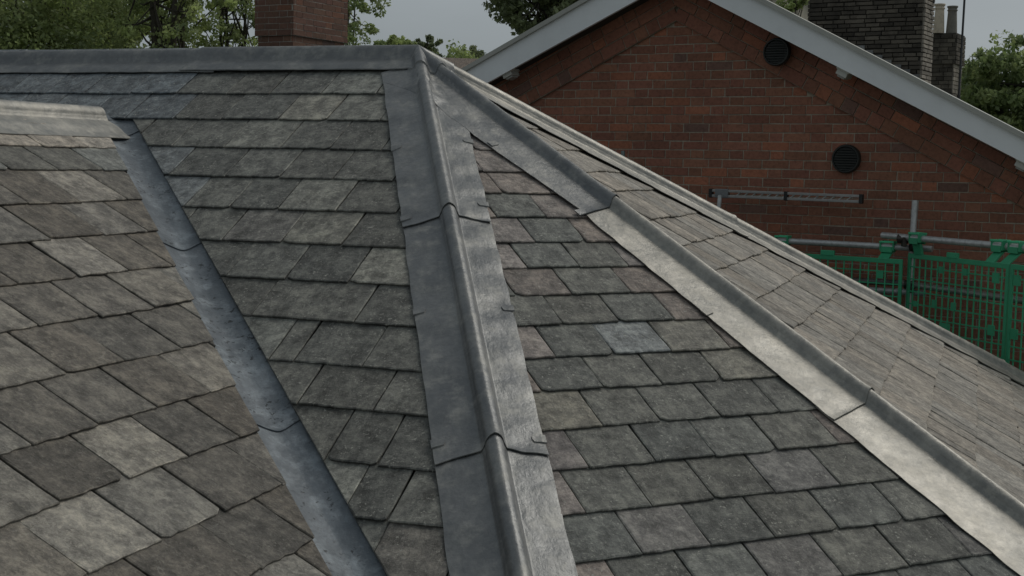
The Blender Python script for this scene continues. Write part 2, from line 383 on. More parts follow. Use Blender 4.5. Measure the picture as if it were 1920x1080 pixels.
hpLA = halfplane(FL, lambda q: q[2]-FA.z(q[0], q[1])-.085)
hpLM = halfplane(FL, lambda q: FM.z(q[0], q[1])-q[2]+.01)
PALE = [(-2.65, -2.18, (.34, .315, .275)), (-3.13, -2.43, (.37, .345, .305)), (-1.71, -1.17, (.33, .305, .27)), (-1.08, -.64, (.31, .285, .25)), (-1.57, -1.41, (.25, .23, .2))]
def colL(a, b, vb, i):
    vm = vb+.12
    for (u, v, c) in PALE:
        if a < u < b and abs(v-vm) < .125: return c
    if i <= 1: return vary((.4, .36, .315), .94, 1.06, .02)
    if i == 2: return vary((.19, .19, .175), .8, 1.25, .04)
    r = random.random()
    if r < .2: return vary((.265, .245, .215), .9, 1.1, .03)
    if r < .35: return vary((.225, .205, .18), .9, 1.1, .03)
    return vary((.176, .16, .139), .82, 1.18, .03)
mb = lay(FL, 'L', -5.6, .4, lambda a, b, v: [hpLA, hpLM], colL, (.3, .37), .0085, 14, 1.7)
mb.build('roof_slope', M_slL, house, 'brown weathered slate slope of the side wing with ragged edges')

# ---- far slopes, decks, walls (seen only from other positions)
def quad_face(F, poly, h, mat, name, label=None, tint=(.1, .1, .095)):
    mb = MB(); top_ = [F.xyz(u, v, h) for u, v in poly]; bot = [F.xyz(u, v, h-.03) for u, v in poly]; n = len(poly)
    mb.add(top_+bot, [tuple(range(n)), tuple(range(2*n-1, n-1, -1))]+[(i, n+i, n+(i+1) % n, (i+1) % n) for i in range(n)], tint, list(poly)*2)
    return mb
deck = MB()
def facepoly(F, hps, u0, u1, vend, vtop=0):
    p = [(u0, vend), (u1, vend), (u1, vtop), (u0, vtop)]
    for h in hps: p = clip(p, h)
    return p
ze = halfplane
polys = {}
for F, key, hps in ((FA, 'A', [halfplane(FA, lambda q: FB.z(q[0], q[1])-q[2])]), (FB, 'B', [halfplane(FB, lambda q: FA.z(q[0], q[1])-q[2]), halfplane(FB, lambda q: FC.z(q[0], q[1])-q[2])]),
                    (FC, 'C', [halfplane(FC, lambda q: FB.z(q[0], q[1])-q[2]), halfplane(FC, lambda q: FD.z(q[0], q[1])-q[2])]),
                    (FD, 'D', [halfplane(FD, lambda q: FC.z(q[0], q[1])-q[2]), halfplane(FD, lambda q: FE.z(q[0], q[1])-q[2])]),
                    (FE, 'E', [halfplane(FE, lambda q: FD.z(q[0], q[1])-q[2])])):
    u0, u1 = (-6.4, 4) if key == 'A' else (-6, 6.4) if key == 'E' else (-4, 4)
    pl = facepoly(F, hps, u0, u1, -4.4); polys[key] = pl
    off = -.035 if key in 'ABC' else .012
    n = len(pl)
    deck.add([F.xyz(u, v, off) for u, v in pl], [tuple(range(n))], (.045, .042, .038) if key in 'ABC' else (.13, .13, .12))
pl = facepoly(FL, [halfplane(FL, lambda q: q[2]-FA.z(q[0], q[1])+.02)], -5.6, 4, -3.7, .085)
deck.add([FL.xyz(u, v, -.035) for u, v in pl], [tuple(range(len(pl)))], (.045, .042, .038))
pl = facepoly(FM, [halfplane(FM, lambda q: q[2]-FA.z(q[0], q[1])+.02)], -4, 5.6, -3.7)
deck.add([FM.xyz(u, v, .01) for u, v in pl], [tuple(range(len(pl)))], (.13, .12, .11))
deck.build('roof_deck', M_dark, house)
walls = MB()
eave = []
for pl, F in ((polys['A'], FA), (polys['B'], FB), (polys['C'], FC), (polys['D'], FD), (polys['E'], FE)):
    lo = sorted([p for p in pl if p[1] < -4.3]); 
    for p in lo: eave.append(F.xyz(p[0], p[1]+.35, 0))
ctr = np.mean(eave, 0)
eave = sorted(eave, key=lambda q: math.atan2(q[1]-ctr[1], q[0]-ctr[0]))
k = len(eave); zt = min(q[2] for q in eave)-.12
ev = [(q[0], q[1], zt) for q in eave]+[(q[0], q[1], 0) for q in eave]
walls.add(ev, [(i, (i+1) % k, k+(i+1) % k, k+i) for i in range(k)], (.2, .09, .06))
a_, b_ = FL.xyz(-5.4, -3.4), FM.xyz(5.4, -3.4); c_, d_ = FL.xyz(-1, -3.4), FM.xyz(1, -3.4)
zt2 = a_[2]-.1; rg = PR-Hd(18.9)*5.4
walls.add([(a_[0], a_[1], zt2), (c_[0], c_[1], zt2), (d_[0], d_[1], zt2), (b_[0], b_[1], zt2), (a_[0], a_[1], 0), (c_[0], c_[1], 0), (d_[0], d_[1], 0), (b_[0], b_[1], 0), (rg[0], rg[1], rg[2]-.1)],
          [(0, 1, 5, 4), (2, 3, 7, 6), (3, 8, 0, 4, 7)], (.2, .09, .06))
walls.build('wall', M_brick, house)

# ---------------------------------------------------------------- lead work
def sstep(x): x = min(1, max(0, x)); return x*x*(3-2*x)
def saw(key, v):
    """height of the stepped slate surface, as lead dressed over it would follow it"""
    rv = ROWV[key]; hi = None
    for i, r in enumerate(rv):
        if v >= r: break
    up = rv[i-1] if i else r+.25
    f = (v-r)/(up-r); h = .0205-.0118*f
    d = up-v                                          # just below the edge above
    if d < .06: h = h+(.0205-h)*sstep(1-(d-.014)/.046)
    return h
PED, RR = .019, .033
def rollprof(d):
    if d < RR: return PED+math.sqrt(max(RR*RR-d*d, 0))*.95
    e = (d-RR)/.013
    return PED*(1-sstep(e)) if e < 1 else 0
ANG = {id(F): k for F, k in ((FA, 'A'), (FB, 'B'), (FC, 'C'))}
def HM(x, y, rolls=HIPS, wav=.0009):
    zs = [F.z(x, y) for F in MAIN]; i = int(np.argmin(zs)); F = MAIN[i]; z = zs[i]
    v = (z-AP[2])/F.sn; k = ANG.get(id(F))
    base = saw(k, v) if k else .014
    p = np.array([x-AP[0], y-AP[1]]); best = 0; dmin = 9; near = 0
    for hi_, hd in enumerate(rolls):
        a = p@hd; d = abs(p[0]*hd[1]-p[1]*hd[0]) if a > 0 else math.hypot(p[0], p[1])
        b = rollprof(d); best = max(best, b)
        if d < dmin: dmin, near = d, hi_
    q = Vector((x*9, y*9, 0)); w_ = noise.noise(q)*wav+noise.noise(q*3.1)*wav*.45
    fade = 1-min(1, best/.02)*.85
    kb = {'A': .8, 'B': .75 if near == 1 else .3, 'C': .35}.get(k, .35)
    kb *= min(1, max(0, (dmin-.05)/.06))
    base = .0185+(base-.0185)*kb
    if near == 1 and k == 'B': w_ *= 2.2
    return z+base*1.1+.004+best+w_*fade*2.2
def HWing(x, y):
    a, b = FL.z(x, y), FM.z(x, y); z = min(a, b)
    v = (z-V0[2])/FL.sn
    p = np.array([x-PR[0], y-PR[1]]); hd = -Hd(18.9)[:2]; d = abs(p[0]*hd[1]-p[1]*hd[0])
    q = Vector((x*9, y*9, 3)); w_ = noise.noise(q)*.002+noise.noise(q*2.7)*.001
    return z+saw('L', v)*1.12+.004+rollprof(d)+w_
def HVal(x, y):
    a, b = FA.z(x, y), FL.z(x, y); k = .012
    h = max(0, 1-abs(a-b)/(k*4)); z = max(a, b)+k*h*h*.8
    q = Vector((x*11, y*11, 8)); return z-.006+noise.noise(q)*.0022+noise.noise(q*3)*.001
def sym(ts): return sorted(set([-t for t in ts]+list(ts)))
TS = [0, .008, .015, .021, .026, .030, .0325, .034, .036, .039, .043, .047, .051, .055, .06, .068, .08, .095, .11, .13, .15, .17]
def sheet(name, parent, mat, P0, hd, s0, s1, wneg, wpos, H, layer, ds=.025, label=None, endfn=None, ts=TS, edgew=.0025, seed=0, liftend=.006, wf=None):
    """lead sheet draped over H between s0 and s1 along a plan direction; positive t lies to the left of it in the picture"""
    hd = np.array(hd)/np.linalg.norm(hd); pp = np.array([hd[1], -hd[0]])
    neg = [-t for t in ts if t < wneg-.004]+[-wneg]; pos = [t for t in ts if t < wpos-.004]+[wpos]
    tt = sorted(set(neg+pos)); ns = max(2, int((s1-s0)/ds)+1)
    mb = MB(); vs = []; uv = []
    ss = list(np.linspace(s0, s1-.03, ns))+[s1-.015, s1-.005, s1]
    for s_ in ss:
        for t in tt:
            tv = t
            if t in (tt[0], tt[-1]): tv = t+noise.noise(Vector((s_*6, t*9, seed)))*edgew*2.5
            if wf and tv > .06: tv = .06+(tv-.06)*wf(s_)
            se = s_
            if s_ > s1-.2:
                k = (s_-(s1-.2))/.2; se = s_+k*((endfn(t) if endfn else 0)+noise.noise(Vector((t*12, seed, 2)))*.006)
            x, y = P0[0]+hd[0]*se+pp[0]*tv, P0[1]+hd[1]*se+pp[1]*tv
            z = H(x, y)+layer
            k2 = max(0, 1-(s1-s_)/.05); z += liftend*k2*k2
            if t in (tt[0], tt[-1]): z -= .0015
            vs.append((x, y, z)); uv.append((t+seed*3.1, se+seed))
    m = len(tt); n = len(ss)
    fs = [(i*m+j, (i+1)*m+j, (i+1)*m+j+1, i*m+j+1) for i in range(n-1) for j in range(m-1)]
    mb.add(vs, fs, (1, 1, 1), uv, True)
    # turned-down edge
    brd = [i*m for i in range(n)]+[(n-1)*m+j for j in range(1, m)]+[i*m+m-1 for i in range(n-2, -1, -1)]
    bv = [vs[i] for i in brd]; bl = [(p[0], p[1], p[2]-.0035) for p in bv]; q = len(bv)
    mb.add(bv+bl, [(i, i+1, q+i+1, q+i) for i in range(q-1)], (1, 1, 1), [uv[i] for i in brd]*2, True)
    return mb.build(name, mat, parent, label)
def clip_tab(parent, P0, hd, s_, t, H, layer, mat, sgn, wd=.03, ln=.05):
    """small lead clip folded back over the edge of a sheet"""
    hd = np.array(hd)/np.linalg.norm(hd); pp = np.array([hd[1], -hd[0]]); mb = MB(); vs = []
    for i in range(4):
        for j in range(4):
            a = s_+wd*(i/3-.5)*2*.6; b = t-sgn*ln*(j/3)+sgn*.006
            if i in (0, 3) and j == 3: b += sgn*.006
            x, y = P0[0]+hd[0]*a+pp[0]*b, P0[1]+hd[1]*a+pp[1]*b
            vs.append((x, y, H(x, y)+layer+.005))
    lo = [(p[0], p[1], p[2]-.005) for p in vs]
    fs = [(i*4+j, i*4+j+1, (i+1)*4+j+1, (i+1)*4+j) for i in range(3) for j in range(3)]
    ring = [0, 1, 2, 3, 7, 11, 15, 14, 13, 12, 8, 4]
    mb.add(vs+lo, fs+[(ring[i], ring[(i+1) % 12], 16+ring[(i+1) % 12], 16+ring[i]) for i in range(12)], (1, 1, 1))
    mb.build('lead_clip', mat, parent)

def hip_run(hd, laps, wn, wp, base, seed, mat, clips=(), s_first=.06, mats=None, ds=.025, wf=None):
    """upper sheets lie over lower ones"""
    edges = [s_first]+laps; n = len(laps)
    for i in range(n):
        s0 = edges[i] if i == 0 else edges[i]-.09
        layer = base+.0036*(n-1-i)
        m_ = mats[i] if mats else mat
        o = sheet('hip_flashing', house, m_, AP, hd, s0, edges[i+1], wn, wp, HM, layer, ds, seed=seed+i, endfn=lambda t: .0, wf=wf)
        for (s_, side) in clips:
            if edges[i] < s_ < edges[i+1]:
                clip_tab(o, AP, hd, s_, (wp if side > 0 else -wn), HM, layer, m_, side)
# near hip: clips measured at the ends of the sheets
hip_run(HIPS[1], [1.52, 2.92, 4.35], .19, .203, .0045, 10, M_lead, [(.86, 1), (1.45, 1), (.84, -1), (1.39, -1), (2.1, 1), (2.12, -1), (2.82, 1), (2.84, -1)])
hip_run(HIPS[2], [1.47, 2.87, 4.3], .16, .24, .007, 20, M_lead, [(.85, 1), (1.45, 1), (2.2, 1)], mats=[M_lead, M_leadw, M_leadw], wf=lambda s: np.interp(s, [0, .8, 1.45, 1.55, 2.2, 3.6], [1.15, 1.1, .76, .84, .98, 1.32]))  # lower sheets paler, their sun reflection carried by the colour
hip_run(HIPS[3], [1.95, 3.9, 5.2], .15, .185, .009, 30, M_leadw, [], .08, ds=.03)
hip_run(HIPS[4], [2.2, 4.3], .15, .15, .002, 40, M_lead, [], .08, ds=.06)

# ridge sheets and the cap dressed over the apex
rdp = HIPS[0]
def cap_sheet():
    mb = MB(); hd = rdp; pp = np.array([hd[1], -hd[0]]); W = .2; vs = []; uv = []
    layer = .024
    WA = .135; tt = sorted(set([-t for t in TS if t < WA-.004]+[t for t in TS if t < W-.004]+[-WA, W]))
    ss = list(np.linspace(1.36, 0, 60))
    for s_ in ss:
        for t in tt:
            k = max(0, (s_-.9)/.46); se = s_-k*(t*.45-.006*math.sin(t*40))
            x, y = AP[0]+hd[0]*se+pp[0]*t, AP[1]+hd[1]*se+pp[1]*t
            vs.append((x, y, HM(x, y)+layer)); uv.append((t, se))
    m = len(tt); n = len(ss)
    fs = [(i*m+j, (i+1)*m+j, (i+1)*m+j+1, i*m+j+1) for i in range(n-1) for j in range(m-1)]
    mb.add(vs, fs, (1, 1, 1), uv, True)
    # half disc over the apex
    rad = [t for t in TS if t < W-.004]+[.185, W]; vs2 = []; na = 72; uv2 = []
    for i in range(na+1):
        th = math.pi*i/na; c_, s2 = math.cos(th), math.sin(th)
        for r_ in rad:
            k = 1+.12*math.sin(th*3)**2*math.sin(th)
            wt = WA+(W-WA)*min(1, (math.pi-th)/.9); rr = r_*(1+(k-1)*(r_/W)**2); rr = rr if rr < .06 else .06+(rr-.06)*(wt-.06)/(W-.06)
            x, y = AP[0]-hd[0]*rr*s2+pp[0]*rr*c_, AP[1]-hd[1]*rr*s2+pp[1]*rr*c_
            vs2.append((x, y, HM(x, y)+layer)); uv2.append((rr*c_, -rr*s2))
    q = len(rad)
    fs = [(i*q+j, i*q+j+1, (i+1)*q+j+1, (i+1)*q+j) for i in range(na) for j in range(q-1)]
    mb.add(vs2, fs, (1, 1, 1), uv2, True)
    bv = [vs2[i*q+q-1] for i in range(na+1)]+[vs[i*m] for i in range(n-1, -1, -1)]
    # lower lip
    def lip(b, dz=.009):
        lo = [(p[0], p[1], p[2]-dz) for p in b]; mb.add(b+lo, [(i, i+1, len(b)+i+1, len(b)+i) for i in range(len(b)-1)], (1, 1, 1), [(p[0], p[1]) for p in b]*2)
    lip([vs2[i*q+q-1] for i in range(na+1)], .013); lip(vs[:m], .009); lip([vs[i*m] for i in range(n)], .006); lip([vs[i*m+m-1] for i in range(n)], .006)
    return mb.build('ridge_flashing', M_lead, house)
cap_sheet()
def ridge_end(t): return 0
for i, (s0, s1) in enumerate(((1.2, 3.05), (2.97, 4.6), (4.52, 6.4))):
    sheet('ridge_flashing', house, M_lead, AP, rdp, s0, s1, .135, .19, HM, .0135-.0035*i, .04, seed=50+i, liftend=0)

# wing ridge
sR = (PR[2]-FA.z(PR[0], PR[1])); _g = FA.z(PR[0]+Hd(18.9)[0], PR[1]+Hd(18.9)[1])-FA.z(PR[0], PR[1]); sR = sR/_g-.13
_rp = PR+Hd(18.9)*sR
sheet('ridge_flashing', house, M_leadw, _rp, -Hd(18.9)[:2], .0, 1.9, .2, .19, HWing, .004, .03, seed=61, label='pale lead ridge roll of the side wing', liftend=0)
sheet('ridge_flashing', house, M_leadw, _rp, -Hd(18.9)[:2], 1.8, 5.5, .2, .19, HWing, .001, .06, seed=62, liftend=0)

# valley
vd = plan(lineof(FA.n, FL.n))
TV = [0, .01, .02, .03, .045, .06, .08, .1, .12, .14]
ved = [-.12, .14, 1.4, 2.78, 4.3]
for i in range(4):
    s0 = ved[i]-(.08 if i else 0)
    sheet('valley_gutter', house, M_valley, V0, vd, s0, ved[i+1], .15, .17, HVal, .0035*(3-i)*.6, .03, ts=TV, seed=70+i, liftend=.004,
          endfn=lambda t: .02*math.exp(-((t-.01)/.05)**2))

# ================================================================ neighbouring gable house
WD, WN = Hd(121), -Hd(31)                            # along the wall to the right, outward to the camera
WP = at(1380, 160, 10.8)
def onwall(x, y, off=0.0):
    d = ray(x, y); p = WP+WN*off; t = ((p-CAM)@WN)/(d@WN); q = CAM+d*t; return float((q-WP)@WD), float(q[2])
def W3(s, z, off=0.0): q = WP+WD*s+WN*off; return np.array([q[0], q[1], z])
def bricks(mb, org, du, dv, dn, W, H, keep, tintf, rh=.075, unit=.345, back=(.27, .23, .18), seed=3, proud=.0045, joint=.011, pattern='flemish', ymin=0, backpoly=True, bh=None):
    """brick faces modelled one by one, bedded in a mortar sheet"""
    rnd = random.Random(seed); nrow = int(H/rh)+1
    for r in range(nrow):
        v0 = ymin+r*rh; u = -(unit/2 if r % 2 else 0)-rnd.random()*.02; k = 0
        while u < W:
            if pattern == 'flemish': bw = unit*.66 if k % 2 == 0 else unit*.34
            elif pattern == 'header': bw = unit*.34 if rnd.random() < .75 else unit*.66
            else: bw = unit*.5*rnd.uniform(.7, 1.3)
            a, b = max(u+joint/2, 0), min(u+bw-joint/2, W); c, d = v0+joint/2, v0+(bh or rh)-joint/2
            u += bw; k += 1
            if b-a < .02 or d > ymin+H+.03: continue
            if keep and not keep((a+b)/2, (c+d)/2): continue
            j = lambda: rnd.uniform(-.0022, .0022)
            pr = proud+rnd.uniform(-.0025, .002); cs = [(a+j(), c+j()), (b+j(), c+j()), (b+j(), d+j()), (a+j(), d+j())]
            f_ = [org+du*p+dv*q+dn*(pr+rnd.uniform(-.001, .001)) for p, q in cs]
            g_ = [org+du*(p+(-.003 if i in (0, 3) else .003))+dv*(q+(-.003 if i < 2 else .003))-dn*.002 for i, (p, q) in enumerate(cs)]
            t = tintf(rnd); e = tuple(x*.85+.02 for x in t); ox, oy = rnd.random()*9, rnd.random()*9
            mb.add(f_+g_, [(0, 1, 2, 3)]+[(4+i, 4+(i+1) % 4, (i+1) % 4, i) for i in range(4)], [t]*4+[e]*4, [(p+ox, q+oy) for p, q in cs]*2)
def redbrick(rnd):
    k = rnd.uniform(.82, 1.14); r = rnd.random()
    if r < .03: return (.23*k, .125*k, .095*k)
    if r < .13: return (.42*k, .16*k, .09*k)
    return (.33*k, .142*k*rnd.uniform(.95, 1.05), .09*k)

gable = empty('gable_house', W3(1, 0), 'red brick gable end with white bargeboards and two dark round vents behind the slate roof', 'house')
BO = .30                                             # overhang of the bargeboards
def line(p, q): m = (q[1]-p[1])/(q[0]-p[0]); return m, p[1]-m*p[0]
def cross2(a, b): s = (b[1]-a[1])/(a[0]-b[0]); return s, a[0]*s+a[1]
lt = line(onwall(867, 134, BO), onwall(1099, 0, BO)); lb = line(onwall(905, 160, BO), onwall(1194, 0, BO))
rt = line(onwall(1428, 0, BO), onwall(1920, 255, BO)); rb = line(onwall(1380, 27, BO), onwall(1917, 304, BO))
aT, aB = cross2(lt, rt), cross2(lb, rb)
SL, SR = -4.6, 4.3
def prism(mb, poly, o0, o1, tint):
    n = len(poly); vs = [W3(s, z, o0) for s, z in poly]+[W3(s, z, o1) for s, z in poly]
    mb.add(vs, [tuple(range(n))[::-1], tuple(range(n, 2*n))]+[(i, (i+1) % n, n+(i+1) % n, n+i) for i in range(n)], tint)
ev_ = lambda l, s: l[0]*s+l[1]
for (t_, b_, s_) in ((lt, lb, SL), (rt, rb, SR)):
    mb = MB(); prism(mb, [(s_, ev_(b_, s_)), (aB[0], aB[1]), (aB[0], aT[1]+(aB[0]-aT[0])*t_[0]*0), (s_, ev_(t_, s_))], BO-.03, BO, (.84, .86, .87))
    mb.build('bargeboard', M_paint, gable)
    mb = MB(); m_ = .02
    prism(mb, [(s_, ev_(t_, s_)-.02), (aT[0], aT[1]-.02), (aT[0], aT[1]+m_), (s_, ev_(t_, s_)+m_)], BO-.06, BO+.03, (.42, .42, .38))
    mb.build('verge_trim', M_paint, gable)
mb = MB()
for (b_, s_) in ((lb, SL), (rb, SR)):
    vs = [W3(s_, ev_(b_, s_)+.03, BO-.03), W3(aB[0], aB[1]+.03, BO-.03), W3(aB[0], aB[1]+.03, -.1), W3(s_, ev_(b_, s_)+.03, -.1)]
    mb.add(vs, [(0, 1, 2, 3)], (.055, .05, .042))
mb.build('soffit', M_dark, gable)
mb = MB()
for (t_, s_) in ((lt, SL-.3), (rt, SR+.3)):
    for o0, o1, dz in ((BO-.03, -.11, -.07), (-.11, -7, -.6)):       # coped verge, then the slates lying lower behind it
        vs = [W3(s_, ev_(t_, s_)+dz, o0), W3(aT[0], aT[1]+dz, o0), W3(aT[0], aT[1]+dz, o1), W3(s_, ev_(t_, s_)+dz, o1)]
        vs += [v_-Z*.05 for v_ in vs]
        mb.add(vs, [(0, 1, 2, 3), (7, 6, 5, 4), (0, 3, 7, 4), (2, 3, 7, 6)], (.13, .13, .125), [(0, 0), (5, 0), (5, 8), (0, 8)]*2)
mb.build('roof', M_slA, gable)
# wall
bl = line(onwall(1265, 39, .05), onwall(981, 200, .05)); br = line(onwall(1276, 44, .05), onwall(1916, 389, .05)); aR = cross2(bl, br)
mb = MB(); zb = 2.6; s0w = SL+.2; ww = SR-SL-.5
prism(mb, [(s0w, 0), (s0w+ww, 0), (s0w+ww, ev_(rb, s0w+ww)-.04), (aB[0], aB[1]-.04), (s0w, ev_(lb, s0w)-.04)], -.1, 0, (.42, .36, .28))
prism(mb, [(s0w, 0), (s0w+ww, 0), (s0w+ww, ev_(rb, s0w+ww)-.7), (aB[0], aB[1]-.7), (s0w, ev_(lb, s0w)-.7)], -7, -.1, (.19, .165, .14))
def keep_wall(u, v):
    s = s0w+u; z = zb+v; return z < min(ev_(bl, s), ev_(br, s))+.05
bricks(mb, W3(s0w, zb), WD, Z, WN, ww, 4.2, keep_wall, redbrick, rh=.0722, seed=5)
mb.build('wall', M_brick, gable)
# corbelled brick courses following the verge
mb = MB()
for (l_, s_, sg) in ((bl, SL+.4, -1), (br, SR-.5, 1)):
    d = np.array([1, l_[0]]); d /= np.linalg.norm(d); nrm = np.array([-d[1], d[0]])
    for row, (h0, hh, off, pat) in enumerate(((0, .105, .03, 'header'), (.105, .085, .042, 'flemish'), (.19, .085, .042, 'flemish'), (.275, .1, .055, 'header'))):
        if sg < 0: st = np.array([s_, ev_(l_, s_)]); ln_ = np.linalg.norm(np.array(aR)-st)
        else: st = np.array(aR); ln_ = np.linalg.norm(np.array([s_, ev_(l_, s_)])-st)
        st = st+nrm*h0
        # mortar block
        p0 = st; p1 = st+d*ln_; k_ = h0*abs(l_[0])
        if sg < 0: p1 = p1-d*(-1)*0
        ex = (h0+hh/2)*abs(l_[0])
        if sg < 0: ln2, o2 = ln_+ex*1.0, 0.0
        else: ln2, o2 = ln_, -ex
        q0, q1 = st+d*o2, st+d*ln2
        prism(mb, [tuple(q0), tuple(q1), tuple(q1+nrm*hh), tuple(q0+nrm*hh)], -.02, off-.002*row-(.0015 if sg > 0 else 0), (.36, .30, .23))
        org = W3(q0[0], q0[1], off); bricks(mb, org, WD*d[0]+Z*d[1], WD*nrm[0]+Z*nrm[1], WN, np.linalg.norm(q1-q0), hh-.02, None, redbrick, rh=hh+.2, bh=hh, seed=20+row*2+(sg > 0), pattern=pat, proud=.006)
mb.build('brick_verge_course', M_brick, gable)
# round vents
for (px, py, off) in ((1588, 298, .01), (1458, 98, .10)):
    s_, z_ = onwall(px, py, off); c = W3(s_, z_, off); r0 = .112 if py > 200 else .11; mb = MB(); n = 40
    rings = [(r0, 0), (r0, .03), (r0*.93, .045), (r0*.86, .045), (r0*.82, .025), (0.001, .02)]
    vs = [c+(WD*math.cos(2*math.pi*i/n)+Z*math.sin(2*math.pi*i/n))*r_+WN*h_ for r_, h_ in rings for i in range(n)]
    mb.add(vs, [(k*n+i, k*n+(i+1) % n, (k+1)*n+(i+1) % n, (k+1)*n+i) for k in range(5) for i in range(n)], (.022, .026, .024), None, False)
    vo = mb.build('round_vent', M_black, gable)
    mb = MB()
    for k in range(-4, 5):
        zz = k*.02; hw = math.sqrt(max((r0*.82)**2-zz*zz, 0))
        if hw > .01: mb.box(c+Z*zz+WN*.03, WD*hw, WN*.007+Z*-.004, Z*.003, (.03, .033, .031))
    mb.build('grille', M_black, vo)
# small white brackets under the bargeboards
for (px, py) in ((958, 141), (1583, 139), (1918, 311)):
    s_, z_ = onwall(px, py, .2); mb = MB(); sl = .45 if px < 1200 else -.5; dd = WD*math.cos(math.atan(sl))+Z*math.sin(math.atan(sl)); nn_ = np.cross(dd, WN); nn_ = nn_ if nn_[2] > 0 else -nn_
    c = W3(s_, z_, .2)
    mb.box(c, dd*.045, WN*.07, nn_*.02, (.5, .5, .46)); mb.box(c+nn_*.028, dd*.055, WN*.08, nn_*.01, (.55, .55, .5)); mb.box(c-nn_*.026, dd*.032, WN*.05, nn_*.008, (.42, .42, .4))
    mb.build('bracket', M_paint, gable, bevel=.004)
# dark stone chimney on the far slope with stepped flashing
def soot(rnd): k = rnd.uniform(.5, 1.5); return (.115*k, .1*k, .08*k)
def pale(rnd): k = rnd.uniform(.7, 1.25); return (.36*k, .32*k, .27*k)  # sunlit right faces of the stacks, their brightness put into the tint
def stack(mb, px, dtop, width, depth, z0, z1, tf, ts, rh=.06, unit=.4, seed=1, proud=.008, back=(.08, .072, .06), pattern='rough', right=True):
    """masonry block: its front face runs parallel to the gable wall; px = right front corner"""
    c = at(px[0], px[1], dtop); c = np.array([c[0], c[1], z0]); o = c-WD*width
    B = lambda a, b, z: np.array([o[0]+WD[0]*a-WN[0]*b, o[1]+WD[1]*a-WN[1]*b, z])
    vs = [B(a, b, z) for z in (z0, z1) for a, b in ((0, 0), (width, 0), (width, depth), (0, depth))]
    mb.add(vs, [(0, 1, 5, 4), (1, 2, 6, 5), (2, 3, 7, 6), (3, 0, 4, 7), (4, 5, 6, 7)], back)
    bricks(mb, B(0, 0, z0), WD, Z, WN, width, z1-z0-.02, None, tf, rh, unit, seed=seed, proud=proud, pattern=pattern)
    bricks(mb, B(width, 0, z0), -WN, Z, WD, depth, z1-z0-.02, None, ts, rh, unit, seed=seed+1, proud=proud, pattern=pattern)
    bricks(mb, B(0, depth, z0), WN, Z, -WD, depth, z1-z0-.02, None, tf, rh, unit, seed=seed+2, proud=proud, pattern=pattern)
    return B
mb = MB(); B = stack(mb, (1727, 100), 12.8, 1.12, .36, 5.2, 7.6, soot, pale, rh=.042, unit=.3, seed=31, proud=.02, back=(.06, .056, .05))
ch = mb.build('chimney_stack', M_stone, gable, 'broad sooty stone chimney behind the right bargeboard')
mb = MB()
for i, (px, py) in enumerate(((1612, 92), (1628, 101), (1645, 110), (1662, 119), (1680, 128), (1697, 137), (1714, 146))):
    d = ray(px, py); p = B(0, 0, 6)+WN*.026; t = ((p-CAM)@WN)/(d@WN); q = CAM+d*t
    mb.box(q-Z*.05, WD*.048, WN*.004, Z*.085, (.3, .31, .3))
mb.build('step_flashing', M_lead, ch)
mb = MB(); q = B(1.08, .3, 0)
mb.tube([(q[0]+WD[0]*.06, q[1]+WD[1]*.06, 6.62), (q[0]+WD[0]*.06, q[1]+WD[1]*.06, 7.5)], .012, 8, (.03, .03, .03))
mb.box((q[0]+WD[0]*.03, q[1]+WD[1]*.03, 6.72), WD*.05, WN*.008, Z*.008, (.03, .03, .03)); mb.box((q[0]+WD[0]*.03, q[1]+WD[1]*.03, 6.95), WD*.05, WN*.008, Z*.008, (.03, .03, .03))
mb.build('aerial_bracket', M_black, ch)

# small chimney with two pots, farther back
st = empty('chimney_with_pots', at(1768, 300, 24)*np.array([1, 1, 0]), 'small dark brick chimney with one cream and one grey pot beside the aerial mast', 'chimney')
mb = MB(); px_c = at(1787, 120, 23.8)
ztop = at(1787, 62, 23.8)[2]; zb2 = ztop-.55
B2 = stack(mb, (1787, 120), 23.8, .52, .62, 0, zb2, soot, pale, rh=.075, unit=.34, seed=41, proud=.02)
B3 = stack(mb, (1790, 120), 23.76, .58, .68, zb2, ztop, soot, soot, rh=.075, unit=.34, seed=44, proud=.02)
mb.build('stack', M_stone, st)
for (px, col, tp, nm) in ((1762, (.62, .53, .41), 8, 'cream chimney pot'), (1786, (.22, .205, .175), 12, 'grey chimney pot')):
    b = at(px-2, 60, 23.9); b[2] = ztop; h_ = at(px, tp, 23.9)[2]-ztop; mb = MB(); n = 20
    prof = [(.098, 0), (.096, .04), (.088, h_*.4), (.078, h_*.78), (.076, h_*.8), (.09, h_*.83), (.09, h_*.86), (.078, h_*.88), (.082, h_*.93), (.095, h_*.95), (.095, h_), (.06, h_), (.055, h_*.8)]
    vs = [b+np.array([r_*math.cos(2*math.pi*i/n), r_*math.sin(2*math.pi*i/n), z_]) for r_, z_ in prof for i in range(n)]
    mb.add(vs, [(k*n+i, k*n+(i+1) % n, (k+1)*n+(i+1) % n, (k+1)*n+i) for k in range(len(prof)-1) for i in range(n)], col, None, True)
    mb.build('chimney_pot', M_clay, st, nm)
# aerial mast
mb = MB(); b = at(1797, 190, 13.4); t_ = at(1812, -60, 13.4); dm = (t_-b)/np.linalg.norm(t_-b)
mb.tube([b-dm*1.2, b+dm*.8, t_], .0115, 8, (.06, .06, .06)); mb.tube([b+dm*.02, b+dm*.06], .018, 8, (.05, .05, .05))
mb.tube([t_-dm*.1-WD*.4, t_-dm*.1+WD*.4], .008, 6, (.2, .2, .2))
for k in range(-3, 4): mb.tube([t_-dm*.1+WD*.12*k-WN*.2, t_-dm*.1+WD*.12*k+WN*.2], .004, 6, (.2, .2, .2))
mb.top('aerial_mast', M_steel, 'thin dark aerial mast rising right of the chimney pots', 'aerial')

